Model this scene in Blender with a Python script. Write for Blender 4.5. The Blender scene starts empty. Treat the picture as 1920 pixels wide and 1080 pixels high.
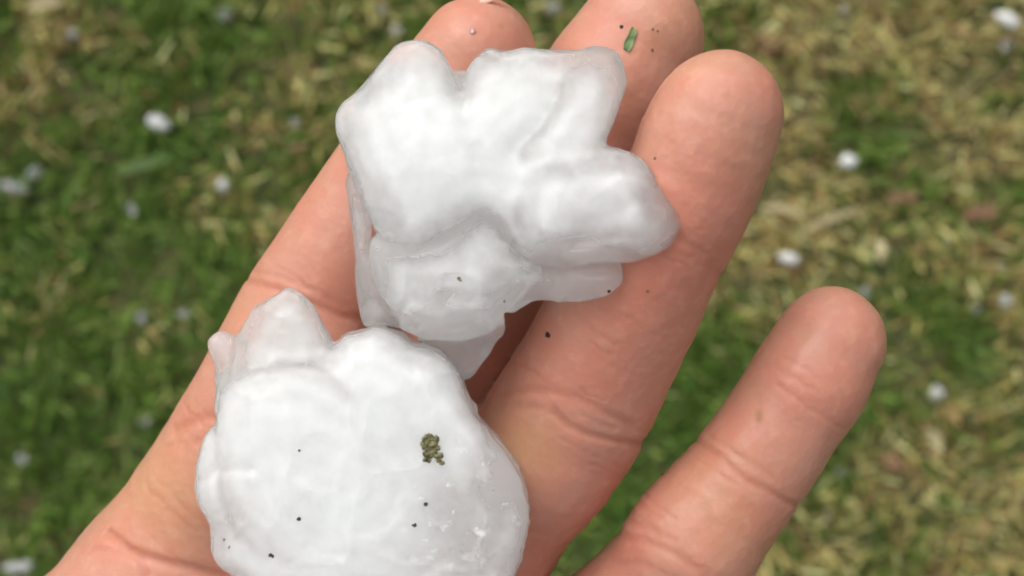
import bpy, math, random
import numpy as np
from mathutils import Vector

random.seed(7)
RNG = np.random.default_rng(11)

# ------------------------------------------------------------------ camera, sky, sun, exposure
# Lengths of the small things are worked out in millimetres in a frame whose origin lies in the
# palm's plane, 200 mm below the phone camera; the lawn is 930 mm below it.
F = 2800.0            # focal length of the photo in its pixels (1920 wide)
DREF = 200.0          # palm plane below camera (mm)
CAMH = 930.0          # camera above lawn (mm)
ZOFF = CAMH - DREF    # local z=0 -> world z (mm)

sc = bpy.context.scene
cd = bpy.data.cameras.new("camera")
cam = bpy.data.objects.new("camera", cd)
sc.collection.objects.link(cam)
sc.camera = cam
cam.location = (0, 0, CAMH / 1000)
cam.rotation_euler = (0, 0, 0)
cd.sensor_width = 36.0
cd.lens = 36.0 * F / 1920.0
cd.clip_start = 0.01
cd.clip_end = 500.0
cd.dof.use_dof = True
cd.dof.focus_distance = 0.185
cd.dof.aperture_fstop = (cd.lens / 1000) / 0.0021

SUN_DIR = Vector((-0.42, 0.74, 0.78)).normalized()
world = bpy.data.worlds.new("World")
sc.world = world
world.use_nodes = True
wn, wl = world.node_tree.nodes, world.node_tree.links
wn.clear()
sky = wn.new("ShaderNodeTexSky")
sky.sky_type = 'NISHITA'
sky.sun_disc = False
sky.sun_elevation = math.asin(SUN_DIR.z)
sky.sun_rotation = math.atan2(SUN_DIR.x, SUN_DIR.y)
sky.air_density = 1.0
sky.dust_density = 4.0
sky.ozone_density = 1.0
hs = wn.new("ShaderNodeHueSaturation")
hs.inputs["Saturation"].default_value = 0.08       # overcast: cloud takes the blue out of the sky
bg = wn.new("ShaderNodeBackground")
bg.inputs["Strength"].default_value = 0.095
wo = wn.new("ShaderNodeOutputWorld")
wl.new(sky.outputs[0], hs.inputs["Color"])
wl.new(hs.outputs[0], bg.inputs["Color"])
wl.new(bg.outputs[0], wo.inputs["Surface"])

sd = bpy.data.lights.new("sun", 'SUN')
sd.energy = 1.5
sd.angle = math.radians(85)
sd.color = (1.0, 0.975, 0.94)
sun = bpy.data.objects.new("sun", sd)
sc.collection.objects.link(sun)
sun.rotation_euler = (-SUN_DIR).to_track_quat('-Z', 'Y').to_euler()
sun.location = (-1, 1.5, 2)

vs = sc.view_settings
vs.view_transform = 'Standard'
vs.look = 'None'
vs.exposure = 0.54
vs.gamma = 1.0
vs.use_curve_mapping = False
sc.render.engine = 'CYCLES'
sc.cycles.use_denoising = True
sc.cycles.max_bounces = 48
sc.cycles.transmission_bounces = 12
sc.cycles.diffuse_bounces = 4
sc.cycles.glossy_bounces = 4
sc.cycles.volume_bounces = 44
sc.cycles.caustics_reflective = False
sc.cycles.caustics_refractive = True
sc.cycles.filter_width = 1.9

# ------------------------------------------------------------------ helpers
COL = sc.collection

def PX(px, py, z=0.0):
    """photo pixel at local height z (mm) -> local point (mm)"""
    d = DREF - z
    return np.array([(px - 960.0) * d / F, -(py - 540.0) * d / F, z])

def world_mm(v):
    v = np.array(v, dtype=np.float64)
    v[..., 2] += ZOFF
    return v / 1000.0

def mesh_from(name, verts, faces, smooth=True):
    """verts (N,3) world metres, faces: list of arrays (M,k)"""
    me = bpy.data.meshes.new(name)
    if not isinstance(faces, (list, tuple)):
        faces = [faces]
    faces = [np.asarray(f, dtype=np.int64) for f in faces if len(f)]
    nl = sum(f.size for f in faces)
    npoly = sum(len(f) for f in faces)
    me.vertices.add(len(verts))
    me.vertices.foreach_set("co", np.asarray(verts, dtype=np.float32).ravel())
    me.loops.add(nl)
    me.loops.foreach_set("vertex_index", np.concatenate([f.ravel() for f in faces]).astype(np.int32))
    me.polygons.add(npoly)
    tot = np.concatenate([np.full(len(f), f.shape[1]) for f in faces]).astype(np.int32)
    start = np.concatenate([[0], np.cumsum(tot)[:-1]]).astype(np.int32)
    me.polygons.foreach_set("loop_start", start)
    me.polygons.foreach_set("loop_total", tot)
    me.polygons.foreach_set("use_smooth", np.full(npoly, smooth, dtype=bool))
    me.update(calc_edges=True)
    me.validate()
    return me

def fattr(me, name, vals):
    a = me.attributes.new(name, 'FLOAT', 'POINT')
    a.data.foreach_set("value", np.asarray(vals, dtype=np.float32))

def cattr(me, name, cols):
    a = me.attributes.new(name, 'FLOAT_COLOR', 'POINT')
    c = np.ones((len(cols), 4), dtype=np.float32)
    c[:, :3] = cols
    a.data.foreach_set("color", c.ravel())

def link(name, me, mat, parent=None, loc=None):
    o = bpy.data.objects.new(name, me)
    COL.objects.link(o)
    if mat is not None and not me.materials:
        me.materials.append(mat)
    if parent is not None:
        o.parent = parent
    if loc is not None:
        o.location = loc
    return o

def tag(o, label=None, cat=None, group=None, kind=None):
    if label: o["label"] = label
    if cat: o["category"] = cat
    if group: o["group"] = group
    if kind: o["kind"] = kind
    return o

def recentre(o):
    """move a mesh object's origin to the middle of its underside"""
    me = o.data
    n = len(me.vertices)
    co = np.empty(n * 3, dtype=np.float32)
    me.vertices.foreach_get("co", co)
    co = co.reshape(-1, 3)
    c = np.array([(co[:, 0].min() + co[:, 0].max()) / 2, (co[:, 1].min() + co[:, 1].max()) / 2, co[:, 2].min()])
    me.vertices.foreach_set("co", (co - c).ravel())
    me.update()
    o.location = c.tolist()

# ---- value noise in numpy
def vnoise(p, scale, seed):
    """smooth 3D value noise in [-1,1], p (N,3)"""
    r = np.random.default_rng(seed)
    T = r.uniform(-1, 1, (32, 32, 32)).astype(np.float32)
    q = p / scale
    i = np.floor(q).astype(np.int64)
    f = (q - i).astype(np.float32)
    f = f * f * (3 - 2 * f)
    i &= 31
    j = (i + 1) & 31
    def L(a, b, c): return T[a, b, c]
    x0, y0, z0 = i[:, 0], i[:, 1], i[:, 2]
    x1, y1, z1 = j[:, 0], j[:, 1], j[:, 2]
    fx, fy, fz = f[:, 0], f[:, 1], f[:, 2]
    a = L(x0, y0, z0) * (1 - fx) + L(x1, y0, z0) * fx
    b = L(x0, y1, z0) * (1 - fx) + L(x1, y1, z0) * fx
    c = L(x0, y0, z1) * (1 - fx) + L(x1, y0, z1) * fx
    d = L(x0, y1, z1) * (1 - fx) + L(x1, y1, z1) * fx
    return (a * (1 - fy) + b * fy) * (1 - fz) + (c * (1 - fy) + d * fy) * fz

def smin(a, b, k):
    h = np.clip(0.5 + 0.5 * (b - a) / k, 0, 1)
    return b * (1 - h) + a * h - k * h * (1 - h)

def sstep(a, b, x):
    t = np.clip((x - a) / (b - a), 0, 1)
    return t * t * (3 - 2 * t)

def catmull(P, n, closed=False):
    P = np.asarray(P, dtype=np.float64)
    N = len(P)
    out = []
    rng = range(N if closed else N - 1)
    for i in rng:
        if closed:
            p0, p1, p2, p3 = P[(i - 1) % N], P[i], P[(i + 1) % N], P[(i + 2) % N]
        else:
            p1, p2 = P[i], P[i + 1]
            p0 = P[i - 1] if i > 0 else 2 * p1 - p2
            p3 = P[i + 2] if i + 2 < N else 2 * p2 - p1
        for s in range(n):
            t = s / n
            out.append(0.5 * ((2 * p1) + (-p0 + p2) * t + (2 * p0 - 5 * p1 + 4 * p2 - p3) * t * t + (-p0 + 3 * p1 - 3 * p2 + p3) * t ** 3))
    if not closed:
        out.append(P[-1])
    return np.array(out)

def capsule(p, a, b, ra, rb):
    ba = b - a
    pa = p - a
    t = np.clip(pa @ ba / max(ba @ ba, 1e-9), 0, 1)
    q = pa - t[:, None] * ba
    return np.sqrt((q * q).sum(1)) - (ra + t * (rb - ra))

def ellip(p, c, r):
    q = (p - c) / r
    k = np.sqrt((q * q).sum(1))
    return (k - 1) * min(r)

def poly_sdf2(xy, poly):
    """signed distance (neg inside) from points to closed polygon"""
    n = len(poly)
    d = np.full(len(xy), 1e18)
    ins = np.zeros(len(xy), dtype=bool)
    for i in range(n):
        a, b = poly[i], poly[(i + 1) % n]
        e = b - a
        w = xy - a
        t = np.clip((w @ e) / max(e @ e, 1e-12), 0, 1)
        q = w - t[:, None] * e
        d = np.minimum(d, (q * q).sum(1))
        c = (a[1] > xy[:, 1]) != (b[1] > xy[:, 1])
        if abs(b[1] - a[1]) > 1e-12:
            xi = a[0] + (xy[:, 1] - a[1]) * (b[0] - a[0]) / (b[1] - a[1])
            ins ^= c & (xy[:, 0] < xi)
    d = np.sqrt(d)
    return np.where(ins, -d, d)

def line_d2(xy, line):
    d = np.full(len(xy), 1e18)
    for i in range(len(line) - 1):
        a, b = line[i], line[i + 1]
        e = b - a
        w = xy - a
        t = np.clip((w @ e) / max(e @ e, 1e-12), 0, 1)
        q = w - t[:, None] * e
        d = np.minimum(d, (q * q).sum(1))
    return np.sqrt(d)

def surface_nets(f, org, h):
    """f (nx,ny,nz) sampled at org + h*(i,j,k) -> verts, quads"""
    nx, ny, nz = f.shape
    s = f < 0
    corners = [(i, j, k) for i in (0, 1) for j in (0, 1) for k in (0, 1)]
    def C(arr, c): return arr[c[0]:nx - 1 + c[0], c[1]:ny - 1 + c[1], c[2]:nz - 1 + c[2]]
    cnt = np.zeros((nx - 1, ny - 1, nz - 1), dtype=np.int8)
    for c in corners:
        cnt += C(s, c)
    act = (cnt > 0) & (cnt < 8)
    idx = np.argwhere(act)
    vid = np.full(act.shape, -1, dtype=np.int64)
    vid[act] = np.arange(len(idx))
    acc = np.zeros((len(idx), 3))
    num = np.zeros(len(idx))
    I, J, K = idx.T
    for a in corners:
        for ax in range(3):
            if a[ax] == 0:
                b = list(a); b[ax] = 1
                fa = f[I + a[0], J + a[1], K + a[2]]
                fb = f[I + b[0], J + b[1], K + b[2]]
                m = (fa < 0) != (fb < 0)
                den = np.where(m, fa - fb, 1)
                t = np.where(m, fa / den, 0)
                pt = np.tile(np.array(a, dtype=np.float64), (len(idx), 1))
                pt[:, ax] += t
                acc += pt * m[:, None]
                num += m
    v = org + h * (idx + acc / num[:, None])
    quads = []
    for ax in range(3):
        o1, o2 = (ax + 1) % 3, (ax + 2) % 3
        sl0 = [slice(None)] * 3; sl1 = [slice(None)] * 3
        sl0[ax] = slice(0, -1); sl1[ax] = slice(1, None)
        ch = s[tuple(sl0)] != s[tuple(sl1)]
        e = np.argwhere(ch)
        ok = (e[:, o1] > 0) & (e[:, o2] > 0)
        lim = np.array(act.shape)
        ok &= (e[:, o1] < lim[o1]) & (e[:, o2] < lim[o2])
        e = e[ok]
        neg = s[e[:, 0], e[:, 1], e[:, 2]]
        def V(d1, d2):
            q = e.copy(); q[:, o1] += d1; q[:, o2] += d2
            return vid[q[:, 0], q[:, 1], q[:, 2]]
        q = np.stack([V(-1, -1), V(0, -1), V(0, 0), V(-1, 0)], 1)
        q[~neg] = q[~neg][:, ::-1]
        quads.append(q)
    return v, np.concatenate(quads)

def subdivide(v, q):
    """linear 1->4 of a quad mesh"""
    E = np.concatenate([q[:, [0, 1]], q[:, [1, 2]], q[:, [2, 3]], q[:, [3, 0]]])
    Es = np.sort(E, 1)
    key = Es[:, 0] * (len(v) + 1) + Es[:, 1]
    u, first, inv = np.unique(key, return_index=True, return_inverse=True)
    mid = (v[Es[first, 0]] + v[Es[first, 1]]) / 2
    n = len(v); m = len(mid); nq = len(q)
    fc = v[q].mean(1)
    V = np.concatenate([v, mid, fc])
    e = (inv + n).reshape(4, nq).T
    c = np.arange(nq) + n + m
    Q = np.concatenate([np.stack([q[:, 0], e[:, 0], c, e[:, 3]], 1), np.stack([e[:, 0], q[:, 1], e[:, 1], c], 1),
                        np.stack([c, e[:, 1], q[:, 2], e[:, 2]], 1), np.stack([e[:, 3], c, e[:, 2], q[:, 3]], 1)])
    return V, Q

def chunked(fn, p, n=400000):
    return np.concatenate([fn(p[i:i + n]) for i in range(0, len(p), n)])

def project(fn, p, it=2, eps=0.12):
    for _ in range(it):
        f0 = chunked(fn, p)
        g = np.stack([chunked(fn, p + np.eye(3)[a] * eps) - f0 for a in range(3)], 1) / eps
        gl = (g * g).sum(1)
        p = p - g * (np.clip(f0, -1.0, 1.0) / np.maximum(gl, 0.2))[:, None]
    return p

# ------------------------------------------------------------------ node helpers
def newmat(name):
    m = bpy.data.materials.new(name)
    m.use_nodes = True
    nt = m.node_tree
    b = nt.nodes["Principled BSDF"]
    return m, nt, b

def N(nt, t, **kw):
    n = nt.nodes.new(t)
    for k, v in kw.items():
        setattr(n, k, v)
    return n

def noise(nt, scale, detail=3, rough=0.5, coord=None):
    n = N(nt, "ShaderNodeTexNoise")
    n.inputs["Scale"].default_value = scale
    n.inputs["Detail"].default_value = detail
    n.inputs["Roughness"].default_value = rough
    if coord is not None:
        nt.links.new(coord, n.inputs["Vector"])
    return n

def ramp(nt, src, stops):
    r = N(nt, "ShaderNodeValToRGB")
    els = r.color_ramp.elements
    while len(els) < len(stops):
        els.new(0.5)
    for e, (pos, c) in zip(els, stops):
        e.position = pos
        e.color = (c[0], c[1], c[2], 1) if len(c) >= 3 else (c[0],) * 3 + (1,)
    nt.links.new(src, r.inputs[0])
    return r

def mix(nt, fac, a, b, blend='MIX'):
    m = N(nt, "ShaderNodeMix", data_type='RGBA', blend_type=blend)
    for s, v in ((0, fac), (6, a), (7, b)):
        if isinstance(v, (int, float)):
            m.inputs[s].default_value = v
        elif isinstance(v, tuple):
            m.inputs[s].default_value = (*v, 1) if len(v) == 3 else v
        else:
            nt.links.new(v, m.inputs[s])
    return m.outputs[2]

def math_n(nt, op, a, b=None, clamp=False):
    m = N(nt, "ShaderNodeMath", operation=op, use_clamp=clamp)
    for i, v in enumerate((a, b)):
        if v is None: continue
        if isinstance(v, (int, float)): m.inputs[i].default_value = v
        else: nt.links.new(v, m.inputs[i])
    return m.outputs[0]

def attr(nt, name):
    return N(nt, "ShaderNodeAttribute", attribute_name=name)

# ------------------------------------------------------------------ materials
def mat_skin():
    m, nt, b = newmat("skin")
    tc = N(nt, "ShaderNodeTexCoord")
    obj = tc.outputs["Object"]
    flush = attr(nt, "flush").outputs["Fac"]
    yel = attr(nt, "yellow").outputs["Fac"]
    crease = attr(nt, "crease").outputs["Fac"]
    base = (0.53, 0.268, 0.192)
    pink = (0.55, 0.228, 0.163)
    yellow = (0.53, 0.285, 0.15)
    n1 = noise(nt, 130, 4, 0.6, obj)
    n2 = noise(nt, 420, 4, 0.65, obj)
    c = mix(nt, ramp(nt, n1.outputs[0], [(0.38, (0, 0, 0)), (0.66, (0.95, 0.95, 0.95))]).outputs[0], base, pink)
    c = mix(nt, flush, c, (0.54, 0.205, 0.142))
    c = mix(nt, yel, c, yellow)
    c = mix(nt, ramp(nt, n2.outputs[0], [(0.52, (0, 0, 0)), (0.72, (0.42, 0.42, 0.42))]).outputs[0], c, (0.65, 0.345, 0.245))
    c = mix(nt, ramp(nt, n2.outputs[0], [(0.28, (0.5, 0.5, 0.5)), (0.46, (0, 0, 0))]).outputs[0], c, (0.52, 0.23, 0.14))
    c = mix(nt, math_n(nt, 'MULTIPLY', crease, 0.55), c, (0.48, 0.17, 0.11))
    c = mix(nt, attr(nt, "stain").outputs["Fac"], c, (0.36, 0.17, 0.07))
    nt.links.new(c, b.inputs["Base Color"])
    b.inputs["Subsurface Weight"].default_value = 0.55
    b.inputs["Subsurface Radius"].default_value = (1.0, 0.35, 0.2)
    b.inputs["Subsurface Scale"].default_value = 0.0022
    b.inputs["Roughness"].default_value = 0.42
    b.inputs["IOR"].default_value = 1.4
    b.inputs["Specular IOR Level"].default_value = 0.45
    rr = ramp(nt, n1.outputs[0], [(0.3, (0.30,) * 3), (0.7, (0.46,) * 3)])
    nt.links.new(rr.outputs[0], b.inputs["Roughness"])
    # papillary ridges and pores
    v = N(nt, "ShaderNodeTexVoronoi")
    v.inputs["Scale"].default_value = 900
    nt.links.new(obj, v.inputs["Vector"])
    hsum = math_n(nt, 'ADD', math_n(nt, 'MULTIPLY', v.outputs[0], 0.5), math_n(nt, 'MULTIPLY', n2.outputs[0], 0.6))
    bp = N(nt, "ShaderNodeBump")
    bp.inputs["Strength"].default_value = 0.5
    bp.inputs["Distance"].default_value = 0.00022
    nt.links.new(hsum, bp.inputs["Height"])
    nt.links.new(bp.outputs[0], b.inputs["Normal"])
    return m

def mat_ice(name, bump=0.22, density=230.0):
    """clear ice full of tiny bubbles (the volume) with frost-white zones where the ice is milky to the surface"""
    m, nt, b = newmat(name)
    out = nt.nodes["Material Output"]
    tc = N(nt, "ShaderNodeTexCoord")
    obj = tc.outputs["Object"]
    cl = attr(nt, "clarity").outputs["Fac"]
    n1 = noise(nt, 150, 4, 0.55, obj)
    n2 = noise(nt, 60, 3, 0.5, obj)
    n3 = noise(nt, 420, 3, 0.6, obj)
    n4 = noise(nt, 520, 5, 0.6, obj)
    cloud = math_n(nt, 'ADD', math_n(nt, 'MULTIPLY', math_n(nt, 'SUBTRACT', n2.outputs[0], 0.5), 0.6), math_n(nt, 'MULTIPLY', math_n(nt, 'SUBTRACT', n1.outputs[0], 0.5), 0.6))
    t = math_n(nt, 'ADD', cl, cloud)
    fleck = ramp(nt, n4.outputs[0], [(0.60, (0, 0, 0)), (0.70, (1, 1, 1))]).outputs[0]
    t = math_n(nt, 'SUBTRACT', t, math_n(nt, 'MULTIPLY', math_n(nt, 'MULTIPLY', fleck, attr(nt, "fleck").outputs["Fac"]), 0.8))
    mr = N(nt, "ShaderNodeMapRange", interpolation_type='SMOOTHSTEP')
    for k, vv in ((1, -0.02), (2, 1.12), (3, 0.05), (4, 0.93)):
        mr.inputs[k].default_value = vv
    nt.links.new(t, mr.inputs[0])
    t = mr.outputs[0]
    nt.links.new(t, b.inputs["Transmission Weight"])
    c = mix(nt, t, (0.765, 0.785, 0.78), (0.998, 0.998, 0.995))
    c = mix(nt, ramp(nt, n1.outputs[0], [(0.35, (0.35,) * 3), (0.6, (0,) * 3)]).outputs[0], c, (0.75, 0.765, 0.76))
    nt.links.new(c, b.inputs["Base Color"])
    b.inputs["Subsurface Weight"].default_value = 1.0
    b.inputs["Subsurface Radius"].default_value = (1.0, 1.0, 0.97)
    b.inputs["Subsurface Scale"].default_value = 0.009
    b.inputs["IOR"].default_value = 1.31
    r = ramp(nt, n2.outputs[0], [(0.3, (0.12,) * 3), (0.7, (0.30,) * 3)])
    nt.links.new(r.outputs[0], b.inputs["Roughness"])
    hsum = math_n(nt, 'ADD', n1.outputs[0], math_n(nt, 'MULTIPLY', n3.outputs[0], 0.25))
    bp = N(nt, "ShaderNodeBump")
    bp.inputs["Strength"].default_value = bump
    bp.inputs["Distance"].default_value = 0.0011
    nt.links.new(hsum, bp.inputs["Height"])
    nt.links.new(bp.outputs[0], b.inputs["Normal"])
    vsc = N(nt, "ShaderNodeVolumeScatter")
    vsc.inputs["Color"].default_value = (1.0, 1.0, 1.0, 1)
    vsc.inputs["Density"].default_value = density
    vsc.inputs["Anisotropy"].default_value = 0.0
    nt.links.new(vsc.outputs[0], out.inputs["Volume"])
    return m

def mat_blade():
    m, nt, b = newmat("grass_blade")
    a = attr(nt, "tone")
    tc = N(nt, "ShaderNodeTexCoord")
    n = noise(nt, 300, 2, 0.5, tc.outputs["Object"])
    c = mix(nt, ramp(nt, n.outputs[0], [(0.3, (0.0,) * 3), (0.7, (0.5,) * 3)]).outputs[0], a.outputs["Color"], (0.6, 0.6, 0.5), 'MULTIPLY')
    nt.links.new(c, b.inputs["Base Color"])
    b.inputs["Roughness"].default_value = 0.5
    b.inputs["Specular IOR Level"].default_value = 0.35
    tl = N(nt, "ShaderNodeBsdfTranslucent")
    nt.links.new(c, tl.inputs["Color"])
    ms = N(nt, "ShaderNodeMixShader")
    ms.inputs[0].default_value = 0.3
    nt.links.new(b.outputs[0], ms.inputs[1])
    nt.links.new(tl.outputs[0], ms.inputs[2])
    nt.links.new(ms.outputs[0], nt.nodes["Material Output"].inputs["Surface"])
    return m

def mat_soil():
    m, nt, b = newmat("soil_and_thatch")
    tc = N(nt, "ShaderNodeTexCoord")
    n = noise(nt, 60, 6, 0.65, tc.outputs["Object"])
    n2 = noise(nt, 8, 3, 0.5, tc.outputs["Object"])
    r = ramp(nt, n.outputs[0], [(0.3, (0.05, 0.042, 0.02)), (0.52, (0.14, 0.115, 0.05)), (0.72, (0.28, 0.22, 0.11))])
    r2 = ramp(nt, n.outputs[0], [(0.3, (0.03, 0.055, 0.014)), (0.7, (0.10, 0.14, 0.04))])
    c = mix(nt, ramp(nt, n2.outputs[0], [(0.4, (0,) * 3), (0.6, (1,) * 3)]).outputs[0], r.outputs[0], r2.outputs[0])
    nt.links.new(c, b.inputs["Base Color"])
    b.inputs["Roughness"].default_value = 0.95
    bp = N(nt, "ShaderNodeBump")
    bp.inputs["Distance"].default_value = 0.004
    nt.links.new(n.outputs[0], bp.inputs["Height"])
    nt.links.new(bp.outputs[0], b.inputs["Normal"])
    return m

def mat_plain(name, c1, c2, scale=600, rough=0.7, transl=0.0):
    m, nt, b = newmat(name)
    tc = N(nt, "ShaderNodeTexCoord")
    n = noise(nt, scale, 4, 0.6, tc.outputs["Object"])
    r = ramp(nt, n.outputs[0], [(0.35, c1), (0.65, c2)])
    nt.links.new(r.outputs[0], b.inputs["Base Color"])
    b.inputs["Roughness"].default_value = rough
    bp = N(nt, "ShaderNodeBump")
    bp.inputs["Distance"].default_value = 0.0005
    bp.inputs["Strength"].default_value = 0.6
    nt.links.new(n.outputs[0], bp.inputs["Height"])
    nt.links.new(bp.outputs[0], b.inputs["Normal"])
    return m

M_SKIN = mat_skin()
M_ICE = mat_ice("hail_ice")
M_ICE_SMALL = mat_ice("melting_hail_ice", 0.3, 170.0)
M_BLADE = mat_blade()
M_SOIL = mat_soil()
M_FLAP = mat_plain("dry_skin_flake", (0.74, 0.42, 0.32), (0.80, 0.50, 0.40), 600, 0.5)
M_GRIT = mat_plain("dark_soil_grit", (0.02, 0.015, 0.008), (0.06, 0.04, 0.02), 1500, 0.8)
M_MULCH = mat_plain("wet_plant_scrap", (0.05, 0.045, 0.012), (0.22, 0.20, 0.09), 1400, 0.6)
M_CLIP = mat_plain("green_clipping", (0.05, 0.10, 0.02), (0.14, 0.22, 0.06), 700, 0.5)
M_REDLEAF = mat_plain("red_brown_leaf", (0.13, 0.06, 0.03), (0.26, 0.15, 0.075), 300, 0.7)
M_STRAW = mat_plain("pale_straw", (0.34, 0.28, 0.14), (0.46, 0.40, 0.22), 200, 0.7)
m, nt, b = newmat("water_film")            # thin film of water: clear, with the mirror of its surface
tb = N(nt, "ShaderNodeBsdfTransparent")
gb = N(nt, "ShaderNodeBsdfGlossy")
gb.inputs["Roughness"].default_value = 0.12
fz = N(nt, "ShaderNodeFresnel")
fz.inputs["IOR"].default_value = 1.5
ms = N(nt, "ShaderNodeMixShader")
nt.links.new(math_n(nt, 'ADD', fz.outputs[0], 0.10, True), ms.inputs[0])
nt.links.new(tb.outputs[0], ms.inputs[1])
nt.links.new(gb.outputs[0], ms.inputs[2])
nt.links.new(ms.outputs[0], nt.nodes["Material Output"].inputs["Surface"])
M_WATER = m

# ------------------------------------------------------------------ the lawn
gm = mesh_from("lawn", np.array([[-40, -40, 0], [40, -40, 0], [40, 40, 0], [-40, 40, 0]], dtype=float), np.array([[0, 1, 2, 3]]), False)
tag(link("lawn", gm, M_SOIL), "lawn soil with matted brown thatch under the grass", kind="structure")

# places in the photo (pixels: x, y, radius, dryness) where the turf is drier or greener
DRY = [(1500, 470, 260, .50), (1830, 160, 190, .45), (1640, 60, 130, .18), (1420, 90, 150, .28), (1850, 950, 210, .40), (1700, 850, 120, .20),
       (1480, 300, 130, .30), (1800, 300, 130, .25), (520, 200, 110, .26), (480, 290, 80, .12), (620, 60, 90, .26), (680, 140, 80, .24),
       (60, 170, 80, .3), (170, 350, 70, .22), (140, 560, 70, .28), (1010, 50, 90, .32), (20, 640, 60, .2), (250, 640, 80, .15),
       (350, 420, 90, .15), (1560, 1000, 100, .25), (90, 20, 60, .3), (130, 960, 90, .1), (1350, 450, 100, .3), (1905, 480, 80, .2),
       (1580, 210, 95, -.40), (1650, 240, 90, -.3), (1300, 740, 170, -.40), (1330, 620, 120, -.3), (1180, 960, 140, -.3), (1690, 330, 90, -.35),
       (1780, 370, 80, -.3), (1720, 640, 130, -.38), (1640, 800, 100, -.4), (1700, 980, 70, -.3), (1880, 160, 70, -.35), (1900, 400, 70, -.3),
       (150, 700, 200, -.22), (330, 30, 110, -.2), (430, 100, 120, -.2), (260, 260, 130, -.2), (60, 420, 120, -.1), (330, 500, 130, -.2), (100, 880, 180, -.15), (560, 320, 60, -.2)]

def dryness(x, y):
    px = 960 + x * F / CAMH
    py = 540 - y * F / CAMH
    p = np.stack([x, y, np.zeros_like(x)], 1)
    d = 0.20 + 0.20 * vnoise(p, 22, 3) + 0.16 * vnoise(p, 9, 4) + 0.10 * vnoise(p, 70, 5)
    d = d + 0.11 * sstep(700, 1500, px)
    for bx, by, r, w in DRY:
        d = d + 0.75 * w * np.exp(-((px - bx) ** 2 + (py - by) ** 2) / (r * r))
    return d

def blades(n, xr, yr, seed, lmin, lmax, zmax, dry_keep):
    r = np.random.default_rng(seed)
    x = r.uniform(-xr, xr, n); y = r.uniform(-yr, yr, n)
    # tufts: pull some towards clump centres
    p = np.stack([x, y, np.zeros(n)], 1)
    dens = 0.62 + 0.5 * vnoise(p, 14, 21) + 0.28 * vnoise(p, 6, 22)
    keep = r.uniform(0, 1, n) < dens
    x, y, p = x[keep], y[keep], p[keep]
    n = len(x)
    dr = dryness(x, y) + r.normal(0, 0.16, n)
    isdry = dr > 0.42
    L = r.uniform(lmin, lmax, n) * np.where(isdry, 0.68, 1.0)
    W = r.uniform(1.1, 3.0, n) * np.where(isdry, 0.85, 1.0)
    az0 = 3.0 * vnoise(p, 18, 31)
    az = az0 + r.normal(0, 1.1, n)
    lean = np.where(isdry, r.uniform(0.5, 1.5, n), r.uniform(0.3, 1.3, n))
    z0 = np.where(isdry, r.uniform(1, zmax, n), r.uniform(0, 3, n))
    curl = r.uniform(0.0, 0.35, n)
    twist = r.normal(0, 0.5, n)
    d = np.stack([np.cos(az), np.sin(az)], 1)
    s = np.stack([-np.sin(az + twist), np.cos(az + twist)], 1)
    tt = np.array([0.0, 0.4, 0.75, 1.0])
    wt = np.array([0.75, 1.0, 0.8, 0.12])
    pos = np.zeros((n, 3)); pos[:, 0] = x; pos[:, 1] = y; pos[:, 2] = z0
    rows = []
    prev = 0.0
    for t, w in zip(tt, wt):
        a = np.minimum(lean + curl * t, 1.75)
        st = (t - prev) * L
        pos = pos + np.stack([d[:, 0] * np.sin(a) * st, d[:, 1] * np.sin(a) * st, np.cos(a) * st], 1)
        pos[:, 2] = np.maximum(pos[:, 2], 0.6)
        prev = t
        hw = (W * w / 2)[:, None]
        side = np.concatenate([s, (0.35 * np.sin(twist * 3))[:, None]], 1)
        rows += [pos - side * hw, pos + side * hw]
    V = np.stack(rows, 1)             # n,8,3
    q = np.array([[0, 1, 3, 2], [2, 3, 5, 4], [4, 5, 7, 6]])
    Fq = (np.arange(n)[:, None, None] * 8 + q[None]).reshape(-1, 4)
    greens = np.array([[0.085, 0.150, 0.028], [0.110, 0.180, 0.038], [0.145, 0.205, 0.055], [0.185, 0.225, 0.075], [0.06, 0.115, 0.022]])
    drys = np.array([[0.42, 0.34, 0.145], [0.50, 0.43, 0.22], [0.34, 0.28, 0.10], [0.28, 0.18, 0.08], [0.38, 0.35, 0.15], [0.20, 0.12, 0.06]])
    gi = r.integers(0, len(greens), n); di = r.integers(0, len(drys), n)
    c = np.where(isdry[:, None], drys[di], greens[gi])
    # green blades that have begun to yellow
    k = np.clip((dr - 0.12) / 0.3, 0, 1)[:, None] * (~isdry)[:, None] * r.uniform(0.1, 0.7, n)[:, None]
    c = c * (1 - k) + np.array([0.22, 0.20, 0.065]) * k
    c = c * r.uniform(0.8, 1.6, n)[:, None] * np.where(isdry[:, None], np.array([1.36, 1.38, 1.25]), np.array([1.28, 1.38, 1.08]))
    c = np.clip(c * 0.88, 0, 0.75)
    return V.reshape(-1, 3), Fq, np.repeat(c, 8, axis=0)

V1, Q1, C1 = blades(84000, 460, 340, 41, 9, 26, 14, 1)
V2, Q2, C2 = blades(60000, 1100, 950, 43, 14, 36, 12, 1)
out = (np.abs(V2[:, 0]) < 440) & (np.abs(V2[:, 1]) < 320)
kb = ~out.reshape(-1, 8).any(1)
V2 = V2.reshape(-1, 8, 3)[kb].reshape(-1, 3); C2 = C2.reshape(-1, 8, 3)[kb].reshape(-1, 3)
Q2 = (np.arange(kb.sum())[:, None, None] * 8 + np.array([[0, 1, 3, 2], [2, 3, 5, 4], [4, 5, 7, 6]])[None]).reshape(-1, 4)
gv = np.concatenate([V1, V2]) / 1000.0
gq = np.concatenate([Q1, Q2 + len(V1)])
me = mesh_from("grass", gv, gq, True)
cattr(me, "tone", np.concatenate([C1, C2]))
tag(link("grass", me, M_BLADE), "short green lawn grass mixed with dry tan blades", kind="stuff")

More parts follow.
